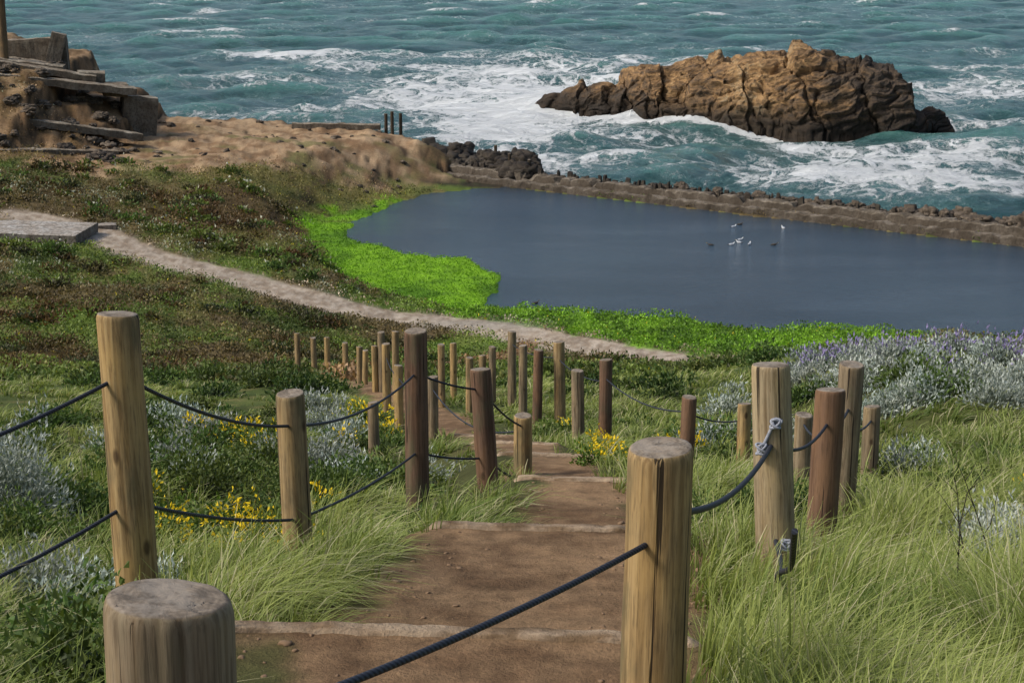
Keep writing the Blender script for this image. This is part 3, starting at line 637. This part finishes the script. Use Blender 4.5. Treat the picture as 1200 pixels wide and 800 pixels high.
# ---------------------------------------------------------------- leafy shrubs
def leaves(name,sh,mat,leafL,leafW,cA,cB,dens=1.0,up=.3,flower=None,maxn=6000,hue=.2):
    VV=[];CC=[]
    for (x,y,r,h) in sh:
        d=math.hypot(x,y);k=max(1.0,d/12.0)**.8
        ll=leafL*k;n=int(min(maxn,dens*2.6*r*(r+h)/(ll*leafW*k)));n=max(n,60)
        th=rng.random(n)*6.283;ph=np.arccos(1-rng.random(n)*1.0)
        D=np.stack([np.sin(ph)*np.cos(th),np.sin(ph)*np.sin(th),np.cos(ph)],-1)
        lum=.72+.6*fbm(D[:,0]*2+x,D[:,1]*2+y,D[:,2]*2,3,110)
        q=rng.random(n)**.45;rad=lum*q
        P0=np.stack([x+D[:,0]*rad*r,y+D[:,1]*rad*r,D[:,2]*rad*h],-1)
        P0[:,2]+=Hq(P0[:,0],P0[:,1])*.5+float(Hq(np.array([x]),np.array([y]))[0])*.5-.03
        di=D*.7+rng.normal(size=(n,3))*.55;di[:,2]+=up;di/=np.linalg.norm(di,axis=1)[:,None]
        sd=np.cross(di,rng.normal(size=(n,3)));sd/=np.linalg.norm(sd,axis=1)[:,None]
        l_=(ll*rng.uniform(.6,1.3,n))[:,None];w_=(leafW*k*rng.uniform(.6,1.2,n))[:,None]*.5
        nn=np.cross(di,sd)*l_*.18
        V=np.stack([P0,P0+di*l_*.5+sd*w_+nn,P0+di*l_,P0+di*l_*.5-sd*w_+nn],1)
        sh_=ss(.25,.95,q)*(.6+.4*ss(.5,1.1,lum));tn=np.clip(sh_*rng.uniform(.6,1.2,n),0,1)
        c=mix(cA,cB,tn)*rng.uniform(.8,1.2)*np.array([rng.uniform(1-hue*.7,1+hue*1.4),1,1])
        if flower is not None:
            fm_=(rng.random(n)<flower[1]*ss(.0,.4,fbm(P0[:,0]*3,P0[:,1]*3,0,2,7)+.3))&(q>.8)&(D[:,2]>.1);c=np.where(fm_[:,None],np.array([flower[0]])*rng.uniform(.8,1.1,(n,1)),c)
            V[fm_]=V[fm_]+np.array([0,0,.04*k])
        VV.append(V);CC.append(np.repeat(c[:,None],4,1))
    V=np.concatenate(VV).reshape(-1,3);Cx=np.concatenate(CC).reshape(-1,3)
    return mesh(name,V,np.arange(len(V)).reshape(-1,4),mat,Cx,smooth=False)
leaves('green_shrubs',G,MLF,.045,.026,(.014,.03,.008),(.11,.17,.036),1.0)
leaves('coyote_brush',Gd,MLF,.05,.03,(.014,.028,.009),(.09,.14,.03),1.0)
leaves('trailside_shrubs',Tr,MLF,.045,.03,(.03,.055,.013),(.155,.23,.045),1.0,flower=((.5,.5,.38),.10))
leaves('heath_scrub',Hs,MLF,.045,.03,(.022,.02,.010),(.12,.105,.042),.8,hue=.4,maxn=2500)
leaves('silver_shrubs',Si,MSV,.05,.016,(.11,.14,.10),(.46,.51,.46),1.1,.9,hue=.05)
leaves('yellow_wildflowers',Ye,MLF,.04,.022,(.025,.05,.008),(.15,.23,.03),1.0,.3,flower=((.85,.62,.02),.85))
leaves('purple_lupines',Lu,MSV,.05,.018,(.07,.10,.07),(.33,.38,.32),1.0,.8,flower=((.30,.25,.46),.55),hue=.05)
# bare dead twigs standing in the grass
TV=[];TF=[];kk=0
def twig(p,d,L_,r):
    global kk
    n=6;P=[np.array(p)]
    for i in range(n-1):
        d=d+np.array([random.gauss(0,.12),random.gauss(0,.12),random.gauss(0,.05)]);d=d/np.linalg.norm(d);P.append(P[-1]+d*L_/(n-1))
    for i,q_ in enumerate(P):
        rr_=r*(1-.8*i/(n-1))
        for a_ in range(5):
            t_=a_/5*6.283;TV.append(q_+np.array([math.cos(t_)*rr_,math.sin(t_)*rr_,0]))
    TF.append(gridf(n,5,True)+kk);kk+=n*5
    return P
for (bx,by) in [(2.25,7.8),(2.4,8.0),(2.05,7.3),(-1.9,11.2),(-4.1,16.2)]:
    z0=float(Hn(np.array(bx),np.array(by)));P_=twig((bx,by,z0),np.array([random.gauss(0,.15),0,1.]),random.uniform(.5,.8),.006)
    for q_ in P_[2:5]:
        twig(q_,np.array([random.choice((-1,1))*.6,random.gauss(0,.3),.8]),random.uniform(.12,.3),.003)
mesh('dead_twigs',np.array(TV),np.concatenate(TF),MDK)
def cover(name,n,fn,mat,ht,sz):
    x,y=fn(n);h=H(x,y);c=zone(x,y,h)
    sa=sdpoly(x,y,ALGAE)
    ok=(h>.06)&(dline(x,y,TRAIL)>1.5)&(sdpoly(x,y,TAN)<-.3+3*rng.random(n)**4)&(sdpoly(x,y,[(-33.5,93),(-33.5,97.6),(-23.5,97.6),(-23.5,93)])<0)&~((x<-28)&(y>122)&(rng.random(n)<.65))
    x,y,h,c,sa=x[ok],y[ok],h[ok],c[ok],sa[ok];n=len(x);al=sa>0
    cl=ss(-.5,.6,fbm(x*.6,y*.6,0,4,120));z=h+rng.random(n)*ht*(.1+cl)*np.where(al,.3*ss(-.2,.5,fbm(x*.8,y*.8,0,3,123)),1)
    di=rng.normal(size=(n,3));di[:,2]=np.abs(di[:,2])+.3;di/=np.linalg.norm(di,axis=1)[:,None]
    sd=np.cross(di,rng.normal(size=(n,3)));sd/=np.linalg.norm(sd,axis=1)[:,None]
    l_=(sz*rng.uniform(.5,1.3,n)*np.where(al,.8,1))[:,None];P0=np.stack([x,y,z],-1)
    V=np.stack([P0,P0+di*l_*.5+sd*l_*.3,P0+di*l_,P0+di*l_*.5-sd*l_*.3],1)
    c=c*np.where(al,rng.uniform(.75,1.25,n),rng.uniform(.6,1.7,n)*(.7+.65*cl))[:,None]
    wf=(ss(.3,.55,fbm(x*.15,y*.15,0,3,121)+.25*fbm(x,y,0,2,122))*.25>rng.random(n))&(y>84)&(x<-8)&(~al)
    c=np.where(wf[:,None],np.array([[.40,.42,.30]]),c)
    yf_=(rng.random(n)<.006)&(~al);c=np.where(yf_[:,None],np.array([[.5,.42,.03]]),c)
    mesh(name,V.reshape(-1,3),np.arange(4*n).reshape(-1,4),mat,np.repeat(c,4,0),smooth=False)
cover('ground_cover',430000,lambda n:(lambda y:((rng.random(n)*2-1)*(.33*y+2),y))(rng.uniform(48,134,n)),MLF,.45,.14)
# ---------------------------------------------------------------- gulls
def gull(x,y,az,white=True,s=1.0):
    prof=[(-.30,.012,.06),(-.24,.035,.055),(-.16,.075,.06),(-.05,.105,.065),(.06,.10,.07),(.13,.075,.085),(.17,.05,.13),(.19,.042,.17),(.215,.045,.20),(.245,.036,.205),(.265,.016,.20),(.30,.010,.195),(.325,.004,.188)]
    nn=12;V=[];Cc=[]
    for (a,r,z_) in prof:
        for i in range(nn):
            t=i/nn*2*math.pi;V.append((a,r*math.cos(t)*1.0,z_+r*math.sin(t)*.8))
            if a>.26: c=(.6,.4,.05)
            elif not white: c=(.05,.04,.03)
            elif a<-.2: c=(.06,.06,.07)
            elif a<.08 and math.sin(t)>.1: c=(.35,.37,.40)
            else: c=(.6,.6,.58)
            Cc.append(c)
    o_=mesh('gull' if white else 'duck',V,gridf(len(prof),nn,True),MGU,np.array(Cc));o_.location=(x,y,-.01);o_.rotation_euler=(0,0,az);o_.scale=(s,s,s)
for (x,y,a,w_) in [(15.4,117.3,.4,True),(15.0,111.2,2.6,True),(14.4,110.4,.2,True),(15.6,110.5,1.2,True),(17.2,110.3,.1,False),(16.0,118.3,.2,False),(13.0,110.2,3,False),(15.2,112.2,.3,True),(1.3,92.2,.5,False),(18.8,116.8,2.0,True)]:
    gull(x,y,a,w_,.9)
# ---------------------------------------------------------------- light, world, camera
sd_=Vector((-.78,-.22,.80)).normalized();el=math.asin(sd_.z);az_=math.atan2(sd_.x,sd_.y)
W=bpy.data.worlds.new('World');S.world=W;W.use_nodes=True;nt_=W.node_tree;bg=nt_.nodes['Background'];sk=nt_.nodes.new('ShaderNodeTexSky');sk.sky_type='NISHITA';sk.sun_disc=False;sk.sun_elevation=el;sk.sun_rotation=az_;sk.dust_density=3.0;sk.air_density=1.0
nt_.links.new(sk.outputs[0],bg.inputs[0]);bg.inputs[1].default_value=.15
sl_=bpy.data.lights.new('sun','SUN');sl_.energy=3.0;sl_.angle=math.radians(12);sl_.color=(1,.95,.88);so2=bpy.data.objects.new('sun',sl_);S.collection.objects.link(so2);so2.rotation_euler=(-sd_).to_track_quat('-Z','Y').to_euler()
cam=bpy.data.cameras.new('camera');cam.lens=60;cam.sensor_width=36;cam.clip_end=12000;cam.clip_start=.1
co=bpy.data.objects.new('camera',cam);S.collection.objects.link(co);co.location=(0,0,20);co.rotation_euler=(math.radians(90-13.5),0,0);S.camera=co
S.view_settings.view_transform='Standard';S.view_settings.look='None';S.view_settings.exposure=0
